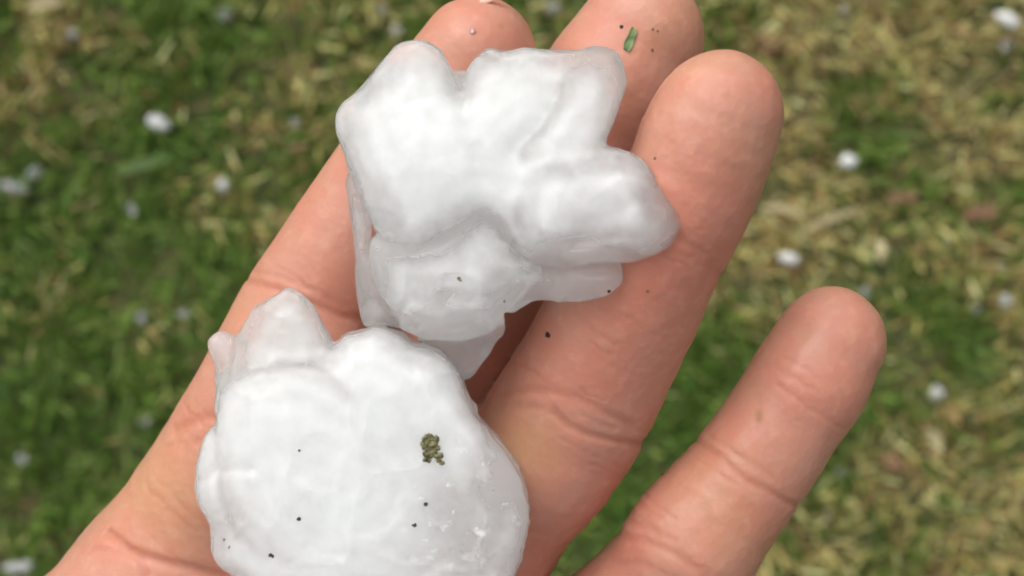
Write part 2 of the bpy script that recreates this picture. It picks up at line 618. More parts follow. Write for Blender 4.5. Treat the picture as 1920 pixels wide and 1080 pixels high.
def GP(px, py, z=0.0):
    """photo pixel on the lawn at height z mm -> world metres"""
    d = CAMH - z
    return ((px - 960) * d / F / 1000, -(py - 540) * d / F / 1000, z / 1000)

# ------------------------------------------------------------------ the hand
# stations along each finger from the tip: photo x, y, radius in photo pixels, height in mm
FING = {
    "index": [(893, 106, 113, 5), (805, 237, 119, 3), (664, 450, 124, 1), (572, 600, 131, -1), (500, 752, 138, -2.5), (410, 920, 150, -7), (310, 1100, 165, -12)],
    "middle": [(1200, 72, 121, -3), (1085, 250, 134, -5), (960, 450, 138, -7), (850, 640, 142, -8), (740, 830, 145, -9), (600, 1050, 158, -9)],
    "ring": [(1350, 213, 119, 21), (1292, 352, 130, 19), (1214, 490, 136, 15), (1130, 660, 143, 8.5), (1050, 806, 150, 3), (942, 955, 140, -2), (815, 1165, 150, -7)],
    "pinky": [(1558, 641, 103, 5.5), (1490, 755, 109, 5), (1398, 889, 114, 4.5), (1305, 1008, 127, 3), (1228, 1122, 134, 0), (1010, 1330, 152, -6)],
    "thumb": [(-560, 930, 130, 10), (-470, 1020, 145, 8), (-350, 1120, 150, 5), (-210, 1230, 160, 2), (-70, 1340, 175, -2)],
}
def mmr(rpx, z): return rpx * (DREF - z) / F
CH = {}
for k, st in FING.items():
    P = np.array([[*PX(x, y, z), mmr(r, z)] for x, y, r, z in st])
    CH[k] = catmull(P, 4)
def pt(x, y, r, z): return np.array([*PX(x, y, z), mmr(r, z)])
META = [(pt(310, 1100, 165, -12.5), pt(240, 1950, 215, -9)), (pt(600, 1060, 160, -9), pt(330, 1960, 215, -9)),
        (pt(790, 1240, 160, -8), pt(440, 1980, 215, -9)), (pt(980, 1390, 152, -7), pt(540, 2000, 215, -8)),
        (pt(520, 1150, 150, -10), pt(400, 1950, 190, -11)),
        (pt(-70, 1340, 180, -1), pt(120, 1900, 235, -4)),                # thenar mound
        (pt(-110, 1330, 125, -6), pt(310, 1115, 118, -7)),               # web of the thumb
        (pt(960, 1420, 150, -3), pt(600, 1900, 215, -4))]                # hypothenar mound
W0 = pt(250, 1980, 240, -10); W1 = pt(500, 2020, 240, -10)
FA = np.array([-85.0, -255.0, -12.0])
FORE = [(W0, np.array([*(W0[:3] + FA), 34.0])), (W1, np.array([*(W1[:3] + FA * 1.02 + np.array([-6, 0, 0])), 33.0]))]

# pads and soft bulges: (x, y, radius px, z mm of centre, finger)
BULGE = [("index", 585, 690, 118, 3.0), ("index", 770, 290, 102, 4.2), ("ring", 1000, 880, 128, 3.5), ("ring", 1180, 560, 118, 12.5), ("ring", 1325, 262, 112, 20.5),
         ("pinky", 1520, 715, 98, 6.2), ("pinky", 1290, 1030, 112, 4.6), ("middle", 1150, 160, 118, -2.6)]
BUL = {}
for k, x, y, r, z in BULGE:
    BUL.setdefault(k, []).append(pt(x, y, r, z))

# flexion creases: photo polyline, depth mm, width mm
CRE = [([(455, 527), (520, 541), (580, 566), (640, 592), (690, 600)], .45, .8), ([(470, 508), (530, 520), (590, 543), (650, 572)], .22, .6),
       ([(318, 812), (350, 795), (395, 783), (440, 790)], .4, 1.1), ([(300, 845), (350, 832), (410, 828)], .15, .8),
       ([(945, 738), (985, 726), (1030, 724), (1075, 735), (1120, 755), (1175, 785)], .35, .8),
       ([(1035, 762), (1060, 785), (1095, 802), (1135, 812), (1170, 820), (1205, 830)], .6, .75), ([(905, 760), (960, 752), (1010, 756)], .2, .8),
       ([(1190, 428), (1240, 458), (1290, 492), (1345, 530)], .28, 1.0), ([(1215, 470), (1260, 492), (1310, 520)], .12, .7),
       ([(1302, 826), (1340, 847), (1371, 876), (1389, 890), (1423, 906), (1464, 932), (1500, 948)], .5, .65), ([(1330, 815), (1375, 850), (1400, 868)], .22, .6),
       ([(1105, 1030), (1150, 1012), (1200, 1003), (1250, 1018), (1310, 1060)], .35, .9), ([(1120, 985), (1165, 972), (1215, 985), (1255, 1000)], .25, .7),
       ([(1150, 1060), (1200, 1045), (1260, 1070)], .25, .8),
       ([(160, 1012), (200, 1030), (236, 1048), (290, 1062), (350, 1075), (440, 1105), (560, 1180)], .8, 1.0), ([(236, 1048), (250, 1062), (262, 1085), (265, 1120)], .5, .8),
       ([(130, 1050), (180, 1046), (225, 1052)], .3, .8)]
rc = random.Random(5)
for jx, jy, ux, uy, half, cnt, spread in ((560, 570, .83, .56, 125, 5, 45), (400, 800, .86, .5, 140, 5, 60), (1065, 775, .88, .47, 150, 8, 60), (1265, 470, .88, .47, 125, 5, 40),
                                          (1395, 885, .84, .54, 110, 6, 45), (1230, 1010, .83, .55, 120, 7, 55), (1170, 640, .88, .47, 120, 5, 90), (300, 930, .8, .6, 120, 5, 90), (1500, 740, .84, .54, 90, 4, 70)):
    for _ in range(cnt):
        o = rc.uniform(-spread, spread); a0 = rc.uniform(-half, half * .5); a1 = a0 + rc.uniform(40, half)
        pts = []
        for t in (0, .25, .5, .75, 1):
            a = a0 + (a1 - a0) * t
            pts.append((jx + ux * a - uy * o + rc.uniform(-5, 5), jy + uy * a + ux * o + rc.uniform(-5, 5)))
        CRE.append((pts, rc.uniform(.08, .2), rc.uniform(.3, .5)))
CREP = [(np.array([PX(x, y, 6)[:2] for x, y in l]), d, w) for l, d, w in CRE]

def chain_sdf(p, ch):
    lo = ch[:, :3].min(0) - 34; hi = ch[:, :3].max(0) + 34
    m = ((p > lo) & (p < hi)).all(1)
    out = np.full(len(p), 40.0)
    if m.any():
        q = p[m]
        d = np.full(len(q), 40.0)
        for i in range(len(ch) - 1):
            d = np.minimum(d, capsule(q, ch[i, :3], ch[i + 1, :3], ch[i, 3], ch[i + 1, 3]))
        out[m] = d
    return out

def hand_base(p):
    P = None
    for a, b in META + FORE:
        d = capsule(p, a[:3], b[:3], a[3], b[3])
        P = d if P is None else smin(P, d, 7.0)
    H = None
    for k, ch in CH.items():
        d = chain_sdf(p, ch)
        for bl in BUL.get(k, []):
            d = smin(d, np.sqrt(((p - bl[:3]) ** 2).sum(1)) - bl[3], 2.5)
        g = smin(d, P, 4.5)
        H = g if H is None else smin(H, g, 0.7)
    return H

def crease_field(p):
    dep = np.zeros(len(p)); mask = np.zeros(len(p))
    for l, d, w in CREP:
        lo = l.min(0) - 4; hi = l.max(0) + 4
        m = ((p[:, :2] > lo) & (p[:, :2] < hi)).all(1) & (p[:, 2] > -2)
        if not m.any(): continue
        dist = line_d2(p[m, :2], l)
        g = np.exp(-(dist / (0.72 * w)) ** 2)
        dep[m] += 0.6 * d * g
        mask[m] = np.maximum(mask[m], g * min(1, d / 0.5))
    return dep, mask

def hand_full(p):
    d = hand_base(p)
    near = np.abs(d) < 2.5
    if near.any():
        q = p[near]
        e, _ = crease_field(q)
        d[near] += e + 0.16 * vnoise(q, 7.0, 51) + 0.07 * vnoise(q, 2.2, 52)
    return d

h = 1.3
lo = np.array([-128.0, -400.0, -64.0]); hi = np.array([62.0, 56.0, 36.0])
nx, ny, nz = np.ceil((hi - lo) / h).astype(int)
gx, gy, gz = np.meshgrid(*(lo[i] + h * np.arange(n) for i, n in enumerate((nx, ny, nz))), indexing='ij')
G = np.stack([gx.ravel(), gy.ravel(), gz.ravel()], 1)
f = chunked(hand_base, G).reshape(nx, ny, nz)
v, q = surface_nets(f, lo, h)
v, q = subdivide(v, q)
v = project(hand_base, v, 1)
v, q = subdivide(v, q)
v = project(hand_full, v, 2)
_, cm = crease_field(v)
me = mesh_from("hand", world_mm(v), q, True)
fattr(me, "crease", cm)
def blobs(v, L):
    o = np.zeros(len(v))
    sx = 960 + v[:, 0] * F / (DREF - v[:, 2]); sy = 540 - v[:, 1] * F / (DREF - v[:, 2])
    for x, y, r, w in L:
        o += w * np.exp(-((sx - x) ** 2 + (sy - y) ** 2) / (r * r))
    return np.clip(o, 0, 1)
fattr(me, "stain", blobs(v, [(1424, 777, 9, .75), (1423, 788, 7, .6), (1330, 975, 10, .35), (1215, 546, 5, .4), (940, 50, 6, .5), (1362, 178, 8, .25), (1005, 706, 9, .2), (440, 800, 8, .25)]))
fattr(me, "flush", blobs(v, [(1270, 420, 130, .75), (1200, 560, 120, .7), (1150, 690, 80, .4), (600, 430, 100, .3), (640, 560, 80, .5), (900, 80, 90, .2), (1560, 720, 100, .25),
                             (1440, 960, 70, .25), (370, 790, 50, .45), (230, 1045, 60, .5), (1060, 1000, 100, .35), (1160, 980, 60, .3), (920, 660, 60, .4), (1130, 200, 90, .3)]))
fattr(me, "yellow", blobs(v, [(960, 830, 70, .55), (1010, 850, 60, .35), (300, 900, 110, .45), (330, 960, 100, .3), (1330, 900, 80, .35), (1380, 1020, 80, .25), (1290, 60, 80, .3), (1420, 300, 60, .25), (450, 600, 60, .3)]))
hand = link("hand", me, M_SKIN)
recentre(hand)
tag(hand, "open left hand held palm up, fingers spread, carrying two big hailstones", "hand")

# ------------------------------------------------------------------ the two big hailstones
def hail(name, box, lobes, cores, hand_gap, clar_px, edge_w, seed, k=0.5, hh=0.33, flutes=(), taper=0.5):
    lo, hi = box
    n = np.ceil((hi - lo) / hh).astype(int)
    ax = [lo[i] + hh * np.arange(n[i]) for i in range(3)]
    X, Y = np.meshgrid(ax[0], ax[1], indexing='ij')
    XY = np.stack([X.ravel(), Y.ravel()], 1)
    Z = ax[2][None, None, :]
    Fd = np.full(tuple(n), 30.0)
    sil = np.full(len(XY), 30.0)
    own = np.full(tuple(n), 0.0)
    XYn = XY + 0.25 * np.stack([vnoise(np.c_[XY, np.zeros(len(XY))], 2.6, seed + 8), vnoise(np.c_[XY, np.ones(len(XY)) * 9], 2.6, seed + 9)], 1)
    for poly, zc, gxt, gyt, hth, w, dome, dw, k in lobes:
        pl = catmull(np.array([PX(x, y, zc + 0.7 * hth)[:2] for x, y in poly]), 5, True)
        c = pl.mean(0)
        d2 = poly_sdf2(XYn, pl) - 0.05
        sil = np.minimum(sil, d2)
        d2 = d2.reshape(X.shape)
        zp = zc + gxt * (X - c[0]) + gyt * (Y - c[1])
        up = hth + dome * sstep(0, dw, -d2)
        half = (up + hth) / 2 * (taper + (1 - taper) * sstep(0, 5.0, -d2))     # petals thin out towards their rims, from below
        mid = zp + up - half
        wl = np.minimum(w, half * 0.96)[:, :, None]
        qx = d2[:, :, None] + wl
        qz = np.abs(Z - mid[:, :, None]) - (half[:, :, None] - wl)
        dd = np.minimum(np.maximum(qx, qz), 0) + np.sqrt(np.maximum(qx, 0) ** 2 + np.maximum(qz, 0) ** 2) - wl
        own = np.where(dd < Fd, np.broadcast_to(d2[:, :, None], dd.shape), own)
        Fd = smin(Fd, dd, k)
    GX = np.broadcast_to(X[:, :, None], Fd.shape); GY = np.broadcast_to(Y[:, :, None], Fd.shape); GZ = np.broadcast_to(Z, Fd.shape)
    Pg = np.stack([GX.ravel(), GY.ravel(), GZ.ravel()], 1)
    for c, r in cores:
        Fd = smin(Fd, ellip(Pg, c, r).reshape(Fd.shape), 2.2)
    near = (np.abs(Fd) < 2.0).ravel()
    qn = Pg[near]
    flat = Fd.ravel().copy()
    flat[near] += 0.26 * vnoise(qn, 6.5, seed) + 0.13 * np.abs(vnoise(qn, 3.2, seed + 1)) + 0.10 * vnoise(qn, 2.0, seed + 6) + 0.06 * vnoise(qn, 1.1, seed + 2)
    # crisp folds where sheets of ice overlap, strongest in the clear crumpled parts
    qx_ = 960 + qn[:, 0] * F / (DREF - qn[:, 2]); qy_ = 540 - qn[:, 1] * F / (DREF - qn[:, 2])
    fold = np.full(len(qn), 0.42)
    for x, y, r, w in clar_px:
        fold += 1.6 * w * np.exp(-((qx_ - x) ** 2 + (qy_ - y) ** 2) / (r * r))
    warp = qn + 1.2 * np.stack([vnoise(qn, 4.0, seed + 11), vnoise(qn, 4.0, seed + 12), vnoise(qn, 4.0, seed + 13)], 1)
    r1 = (1 - np.abs(vnoise(warp, 7.5, seed + 14))) ** 9
    r2 = (1 - np.abs(vnoise(warp, 3.8, seed + 15))) ** 8
    flat[near] -= np.clip(fold, 0, 1.1) * (0.62 * r1 + 0.42 * r2)
    for l, dep, w in flutes:           # furrows in the ice
        ln = np.array([PX(x, y, 24)[:2] for x, y in l])
        g = np.exp(-(line_d2(qn[:, :2], ln) / w) ** 2) * (qn[:, 2] > 10)
        flat[near] += dep * g
    nr = flat < 0.8
    hd = np.full(len(flat), 5.0)
    sub = np.where(nr)[0]
    hd[sub] = chunked(hand_full, Pg[sub])
    flat = np.maximum(flat, -(hd - hand_gap))
    v, q = surface_nets(flat.reshape(Fd.shape), lo, hh)
    # keep the largest piece only
    par = np.arange(len(v))
    lab = par.copy()
    for _ in range(400):
        mn = lab[q].min(1)
        new = lab.copy()
        for c in range(4):
            np.minimum.at(new, q[:, c], mn)
        new = new[new]
        if (new == lab).all(): break
        lab = new
    big = np.bincount(lab).argmax()
    kv = lab == big
    re = np.cumsum(kv) - 1
    q = re[q[kv[q].all(1)]]
    v = v[kv]
    # light smoothing
    for _ in range(1):
        acc = np.zeros_like(v); cnt = np.zeros(len(v))
        for a in range(4):
            np.add.at(acc, q[:, a], v[q[:, (a + 1) % 4]]); np.add.at(cnt, q[:, a], 1)
            np.add.at(acc, q[:, a], v[q[:, (a + 3) % 4]]); np.add.at(cnt, q[:, a], 1)
        v = 0.5 * v + 0.5 * acc / cnt[:, None]
    # clear rim, milky heart
    ix = np.clip(((v[:, :2] - lo[:2]) / hh).round().astype(int), 0, n[:2] - 1)
    iz = np.clip(((v[:, 2] - lo[2]) / hh).round().astype(int), 0, n[2] - 1)
    ed = np.maximum(sil.reshape(X.shape)[ix[:, 0], ix[:, 1]], own[ix[:, 0], ix[:, 1], iz])
    ring = np.sin(ed * 2.6 + 3.0 * vnoise(v, 6.0, seed + 7)) * np.exp(ed / 7.0)
    clar = 0.36 + 0.13 * ring + 0.80 * np.exp(np.minimum(ed, 0) / edge_w)
    sx = 960 + v[:, 0] * F / (DREF - v[:, 2]); sy = 540 - v[:, 1] * F / (DREF - v[:, 2])
    for x, y, r, w in clar_px:
        clar += w * np.exp(-((sx - x) ** 2 + (sy - y) ** 2) / (r * r))
    clar += 0.08 * vnoise(v, 4.0, seed + 5)
    for _ in range(8):          # no hard borders between clear and milky ice
        acc = np.zeros(len(v)); cnt = np.zeros(len(v))
        for a in range(4):
            acc += np.bincount(q[:, a], clar[q[:, (a + 1) % 4]], len(v)); cnt += np.bincount(q[:, a], minlength=len(v))
        clar = 0.4 * clar + 0.6 * acc / cnt
    me = mesh_from(name, world_mm(v), q, True)
    fattr(me, "clarity", np.clip(clar, 0, 1.3))
    fattr(me, "fleck", np.exp(-((sx - 890) ** 2 + (sy - 960) ** 2) / 90 ** 2))
    o = link(name, me, M_ICE)
    recentre(o)
    return o

UP = [
    # polygon, z of middle, tilt x, tilt y, half thickness, edge radius, dome, dome width, blend
    # the upper sheet of fused petals
    ([(765, 74), (812, 82), (840, 115), (853, 150), (862, 168), (870, 150), (876, 130), (888, 105), (912, 89), (940, 95), (962, 93), (990, 89), (1030, 97), (1090, 98), (1132, 99), (1160, 122), (1168, 162), (1158, 212), (1137, 268),
      (1160, 284), (1195, 298), (1228, 350), (1264, 418), (1252, 456), (1206, 484), (1150, 486), (1010, 490), (962, 462), (938, 425), (905, 400), (885, 408), (835, 442), (785, 468), (740, 462), (695, 428), (668, 350), (640, 282), (623, 235), (632, 196), (676, 160), (715, 105)],
     21.2, 0.15, 0.0, 2.7, 1.0, 0.3, 5, .5),
    ([(765, 92), (805, 100), (832, 140), (850, 220), (845, 310), (820, 390), (780, 440), (735, 430), (690, 350), (650, 250), (650, 200), (700, 150)],
     19.8, 0.12, 0.0, 2.5, 1.0, 0.5, 6, 1.6),
    ([(980, 320), (1060, 296), (1150, 300), (1190, 310), (1220, 360), (1250, 415), (1235, 450), (1190, 470), (1080, 474), (1000, 460), (960, 400)],
     23.8, 0.17, 0.0, 2.2, 0.9, 0.4, 5, 2.2),
    ([(1085, 112), (1130, 103), (1158, 127), (1164, 165), (1153, 212), (1132, 268), (1085, 322), (1020, 322), (978, 300), (972, 272), (1015, 228), (1045, 170), (1060, 134)],
     24.3, 0.14, 0, 1.4, 0.62, 0.12, 4, 0.4),
    ([(700, 440), (775, 470), (850, 440), (905, 390), (960, 450), (1010, 488), (1000, 540), (940, 590), (930, 610), (850, 640), (790, 632), (748, 602), (716, 560), (698, 500)],
     18, 0.04, -0.02, 4.4, 1.12, 0.24, 5, 0.35),
    ([(658, 330), (690, 400), (700, 500), (735, 570), (765, 610), (725, 612), (690, 612), (676, 595), (674, 520), (664, 440)],
     14, 0, 0.03, 4, 0.99, 0.12, 3, 0.35),
    ([(940, 470), (1010, 480), (1110, 488), (1150, 487), (1163, 512), (1148, 542), (1112, 559), (1010, 563), (985, 576), (955, 588), (938, 560)],
     21.2, 0.16, -0.02, 2.2, 0.68, 0.16, 3, 0.35),
    ([(1075, 500), (1120, 484), (1152, 488), (1162, 508), (1146, 528), (1105, 530)],
     22.8, 0.2, 0, 1, 0.60, 0.08, 2, 0.3),
    ([(815, 545), (870, 520), (940, 545), (945, 590), (932, 612), (870, 604), (800, 616)],
     20.8, 0.02, -0.06, 2, 0.60, 0.16, 3, 0.3),
    ([(800, 606), (870, 600), (934, 606), (926, 645), (916, 668), (896, 688), (867, 703), (838, 668), (795, 632)],
     15.6, 0, 0.04, 3, 0.87, 0.12, 3, 0.35),
]
CORE_UP = [(PX(900, 300, 17), np.array([13.0, 11.0, 7.0])), (PX(860, 470, 12), np.array([9, 8, 8.0])), (PX(780, 260, 14), np.array([7, 8, 8.0]))]
up = hail("hailstone", (np.array([-25.0, -14.0, -10.0]), np.array([22.0, 32.0, 33.0])), UP, CORE_UP, 0.12,
     [(880, 540, 110, .34), (850, 660, 60, .8), (1090, 525, 80, .55), (690, 520, 45, .4), (970, 540, 60, .3), (1200, 415, 80, .08), (1010, 185, 50, .08), (1100, 480, 60, .2), (790, 560, 50, .3)],
     1.5, 70, flutes=[([(862, 160), (880, 230), (900, 330)], 0.5, 1.4), ([(1040, 190), (1000, 250), (960, 275)], 0.45, 1.5), ([(1060, 470), (1110, 420), (1180, 385)], 0.25, 1.2)])
tag(up, "jagged many-lobed white hailstone lying across the fingers, upper of the two", "hailstone", "big hailstones in the hand")

LOW = [
    ([(405, 792), (400, 760), (412, 725), (425, 705), (470, 700), (540, 690), (600, 668), (645, 636), (682, 622), (714, 613), (742, 625), (770, 643), (812, 650), (845, 680), (866, 722), (892, 772), (936, 836), (974, 896), (988, 950),
      (984, 1000), (962, 1068), (940, 1110), (880, 1170), (740, 1215), (600, 1200), (500, 1130), (440, 1080), (405, 1058), (401, 1025), (395, 985), (376, 942), (367, 908), (371, 860), (386, 818)],
     14, 0.04, 0, 7.6, 1.95, 0.88, 7, 0.5),
    ([(436, 700), (480, 690), (545, 684), (620, 690), (700, 740), (800, 800), (840, 900), (800, 1020), (700, 1090), (560, 1080), (460, 1020), (415, 940), (405, 850), (408, 770)],
     17.9, 0.03, 0, 4.4, 1.35, 0.32, 8, 0.4),
    ([(455, 632), (470, 590), (510, 556), (544, 538), (578, 566), (604, 616), (614, 648), (600, 720), (520, 740), (440, 720), (445, 660)],
     17.5, 0.02, 0.04, 3.0, 0.98, 0.16, 4, 1.5),
    ([(390, 640), (402, 626), (418, 622), (440, 634), (458, 650), (470, 690), (450, 740), (412, 740), (404, 690), (394, 664)],
     16, 0.02, 0, 2.6, 0.90, 0.16, 3, 1.0),
    ([(700, 640), (770, 646), (812, 652), (845, 682), (864, 724), (890, 775), (850, 800), (760, 760), (680, 690)],
     16, 0, 0, 4.2, 1.50, 0.24, 4, 1),
]
CORE_LOW = [(PX(650, 860, 13), np.array([15.0, 14.0, 9.0]))]
low = hail("hailstone", (np.array([-43.0, -50.0, -12.0]), np.array([5.0, 3.0, 34.0])), LOW, CORE_LOW, 0.12,
     [(905, 980, 95, .40), (860, 1060, 90, .30), (930, 900, 60, .3), (425, 680, 40, .35), (520, 610, 50, .22), (820, 960, 60, .12), (410, 1000, 40, .2), (700, 1100, 90, .2)],
     1.3, 90, taper=0.7, flutes=[([(372, 905), (390, 892), (430, 882), (470, 884)], 0.5, 0.7), ([(430, 715), (480, 692), (560, 688), (620, 690)], 0.35, 1.0), ([(470, 640), (540, 655), (610, 650)], 0.3, 1.1)])
tag(low, "rounded white hailstone with dark specks resting on the palm, lower of the two", "hailstone", "big hailstones in the hand")

# ------------------------------------------------------------------ crumbs on the hand and the ice: dropped along the line of sight onto what lies there
dg = bpy.context.evaluated_depsgraph_get()
dg.update()
def hit(px, py):
    o = Vector((0, 0, CAMH / 1000))
    d = Vector(((px - 960) / F, -(py - 540) / F, -1.0)).normalized()
    ok, loc, nrm, _, ob, _ = sc.ray_cast(dg, o, d)
    return loc, nrm, ob

def lump(pts_px, w_px, zscale, seed, loc, nrm, sub=2, jag=0.3):
    """small irregular crumb: chain of lumps in photo pixels around loc"""
    import bmesh
    bm = bmesh.new()
    r = random.Random(seed)
    sc_mm = (CAMH - loc.z * 1000) / F / 1000
    for (x, y, s) in pts_px:
        s *= 0.85 if len(pts_px) < 5 else 1.0
        res = bmesh.ops.create_icosphere(bm, subdivisions=sub, radius=1.0)
        for vv in res["verts"]:
            k = 1 + r.uniform(-jag, jag)
            vv.co = Vector((vv.co.x * s * k + x, vv.co.y * s * k - y, vv.co.z * s * zscale * k)) * sc_mm
    bm.normal_update()
    me = bpy.data.meshes.new("crumb")
    bm.to_mesh(me); bm.free()
    for p in me.polygons: p.use_smooth = True
    return me

def crumb(name, px, py, pts, mat, label, cat, zs=0.6, seed=1, jag=0.3, group=None, sub=2):
    loc, nrm, ob = hit(px, py)
    me = lump(pts, 1, zs, seed, loc, nrm, sub, jag)
    o = link(name, me, mat, None, loc)
    o.rotation_euler = Vector((0, 0, 1)).rotation_difference(nrm).to_euler()
    return tag(o, label, cat, group)

rs = random.Random(9)
scrap = []
so = np.array([(790, 822), (800, 815), (818, 818), (822, 838), (829, 856), (830, 869), (823, 868), (815, 856), (808, 866), (797, 862), (795, 852), (799, 843), (791, 834)], dtype=float)
while len(scrap) < 80:
    x, y = rs.uniform(788, 832), rs.uniform(813, 871)
    if poly_sdf2(np.array([[x, y]]), so)[0] < -1.0:
        scrap.append((x - 808, y - 842, rs.uniform(3.6, 6.8)))
crumb("plant_scrap", 808, 842, scrap, M_MULCH, "ragged olive brown plant scrap stuck on the lower hailstone", "plant scrap", 0.7, 3, 0.45, sub=1)
SP = "dark specks of dirt"
crumb("dirt_speck", 798, 945, [(0, 0, 4.6), (2, 1, 3)], M_GRIT, "upper of two dark specks under the plant scrap on the ice", "speck", group=SP, seed=4)
crumb("dirt_speck", 778, 985, [(0, 0, 4.2), (-4, 0, 2.6)], M_GRIT, "lower of two dark specks under the plant scrap on the ice", "speck", group=SP, seed=5)
crumb("dirt_speck", 560, 973, [(0, 0, 4.8), (2, -1, 3)], M_GRIT, "lone dark speck on the left half of the lower hailstone", "speck", group=SP, seed=6)
crumb("dirt_speck", 507, 1041, [(0, 0, 5.0), (4, 2, 3.5)], M_GRIT, "dark speck near the lower left rim of the lower hailstone", "speck", group=SP, seed=7)
crumb("dirt_speck", 561, 845, [(0, 0, 3.0)], M_MULCH, "faint brown speck high on the lower hailstone's white dome", "speck", group=SP, seed=8)
crumb("dirt_speck", 420, 1012, [(0, 0, 3.4), (11, 14, 3)], M_MULCH, "pair of faint brown specks at the lower hailstone's left rim", "speck", group=SP, seed=9)
crumb("dirt_speck", 860, 522, [(0, 0, 4), (4, 4, 3)], M_MULCH, "faint brown speck in the upper hailstone's clear base", "speck", group=SP, seed=10)
crumb("dirt_speck", 946, 565, [(0, 0, 3.2)], M_MULCH, "faint speck at the upper hailstone's bottom notch", "speck", group=SP, seed=11)
crumb("dirt_speck", 1027, 628, [(0, 0, 7), (4, 1, 5), (-4, 0, 4)], M_GRIT, "largest black speck, on the ring finger below the upper hailstone", "speck", 0.5, 12, group=SP)
crumb("dirt_speck", 1165, 50, [(0, 0, 4.2)], M_GRIT, "black speck beside the green clipping on the middle finger", "speck", group=SP, seed=13)
crumb("dirt_speck", 1224, 55, [(0, 0, 3), (9, 3, 2.6)], M_REDLEAF, "brown speck right of the green clipping, near the middle fingertip", "speck", group=SP, seed=14)
crumb("dirt_speck", 1223, 94, [(0, 0, 3.4)], M_REDLEAF, "brown speck below right of the green clipping on the middle finger", "speck", group=SP, seed=15)
crumb("dirt_speck", 1228, 297, [(0, 0, 3.6)], M_REDLEAF, "small brown speck on the ring finger above the hailstone's right lobe", "speck", group=SP, seed=16)
crumb("dirt_speck", 1142, 546, [(0, 0, 4)], M_GRIT, "dark speck touching the upper hailstone's lower right tip", "speck", group=SP, seed=17)
crumb("dirt_speck", 1214, 546, [(0, 0, 3)], M_REDLEAF, "tiny reddish speck in the middle of the ring finger", "speck", group=SP, seed=18)
crumb("dirt_speck", 1242, 890, [(0, 0, 3.6)], M_GRIT, "dark speck on the little finger's inner edge", "speck", group=SP, seed=19)
crumb("water_drop", 887, 60, [(0, 0, 6.5), (-1, -5, 4)], M_WATER, "clear water drop on the index fingertip", "water drop", 0.3, 21, 0.03, sub=3)

# flake of torn skin standing up at the index fingertip
def skin_flap():
    loc, nrm, ob = hit(918, 5)
    s = (CAMH - loc.z * 1000) / F / 1000
    top = catmull(np.array([[-24, 2], [-8, -12], [12, -14], [32, -10]]), 4)
    bot = catmull(np.array([[-22, 6], [-14, 8], [4, -1], [30, -7]]), 4)
    n = len(top); V, Q = [], []
    for a, b2 in zip(top, bot):
        for k, zz in ((a, 1.2), ((a + b2) / 2, 2.6), (b2, 3.2), (b2, 1.6), ((a + b2) / 2, 0.6)):
            V.append((k[0] * s, -k[1] * s, zz * 1.6 * s))
    for i in range(n - 1):
        for j in range(5):
            Q.append([i * 5 + j, i * 5 + (j + 1) % 5, i * 5 + 5 + (j + 1) % 5, i * 5 + 5 + j])
    me = bpy.data.meshes.new("skin_flap")
    me.from_pydata(V, [], Q + [[4, 3, 2, 1, 0], [(n - 1) * 5 + j for j in range(5)]])
    for p in me.polygons: p.use_smooth = True
    o = link("skin_flap", me, M_FLAP, hand)
    o.location = loc - hand.location
    o["label"] = "pale flake of torn skin at the index fingertip"
skin_flap()

# green clipping: a cut piece of blade, folded along its middle
def clipping():
    loc, nrm, ob = hit(1182, 76)
    s = (CAMH - loc.z * 1000) / F / 1000
    pts = catmull(np.array([[8, -22], [3, -8], [-3, 6], [-8, 20]]), 4)
    V, Q = [], []
    n = len(pts)
    for i, (x, y) in enumerate(pts):
        t = i / (n - 1)
        w = 4.2 + 3.0 * math.sin(t * math.pi * 0.8) + 0.9 * math.sin(11 * t)
        for j, off in enumerate((-1, -0.4, 0.4, 1)):
            V.append(((x + off * w) * s, -(y + off * 4) * s, (2.2 + 2.6 * abs(off) * (1 - 0.5 * t) + 0.8 * math.sin(7 * t)) * s))
        for j, off in enumerate((1, 0, -1)):
            V.append(((x + off * w) * s, -(y + off * 2) * s, 0.5 * s))
    m = 7
    for i in range(n - 1):
        for j in range(m):
            Q.append([i * m + j, i * m + (j + 1) % m, (i + 1) * m + (j + 1) % m, (i + 1) * m + j])
    me = bpy.data.meshes.new("grass_clipping")
    me.from_pydata(V, [], Q + [list(range(m))[::-1], [(n - 1) * m + j for j in range(m)]])
    o = link("grass_clipping", me, M_CLIP, None, loc)
    o.rotation_euler = Vector((0, 0, 1)).rotation_difference(nrm).to_euler()
    tag(o, "short green grass clipping stuck to the middle finger", "grass clipping")
clipping()

# ------------------------------------------------------------------ small hail melting in the grass
def pebble(seed, r_mm, ex, clarity):
    import bmesh
    bm = bmesh.new()
    bmesh.ops.create_icosphere(bm, subdivisions=3, radius=1.0)
    co = np.array([vv.co[:] for vv in bm.verts])
    k = 1 + 0.42 * vnoise(co + seed * 3.1, 0.9, 200 + seed) + 0.22 * vnoise(co + 50, 0.45, 300 + seed)
    for vv, kk in zip(bm.verts, k):
        vv.co = Vector((vv.co.x * ex, vv.co.y / ex, vv.co.z * 0.72)) * float(kk * r_mm / 1000)
    me = bpy.data.meshes.new("small_hailstone")
    bm.to_mesh(me); bm.free()
    for p in me.polygons: p.use_smooth = True
    fattr(me, "clarity", np.full(len(me.vertices), clarity))
    return me

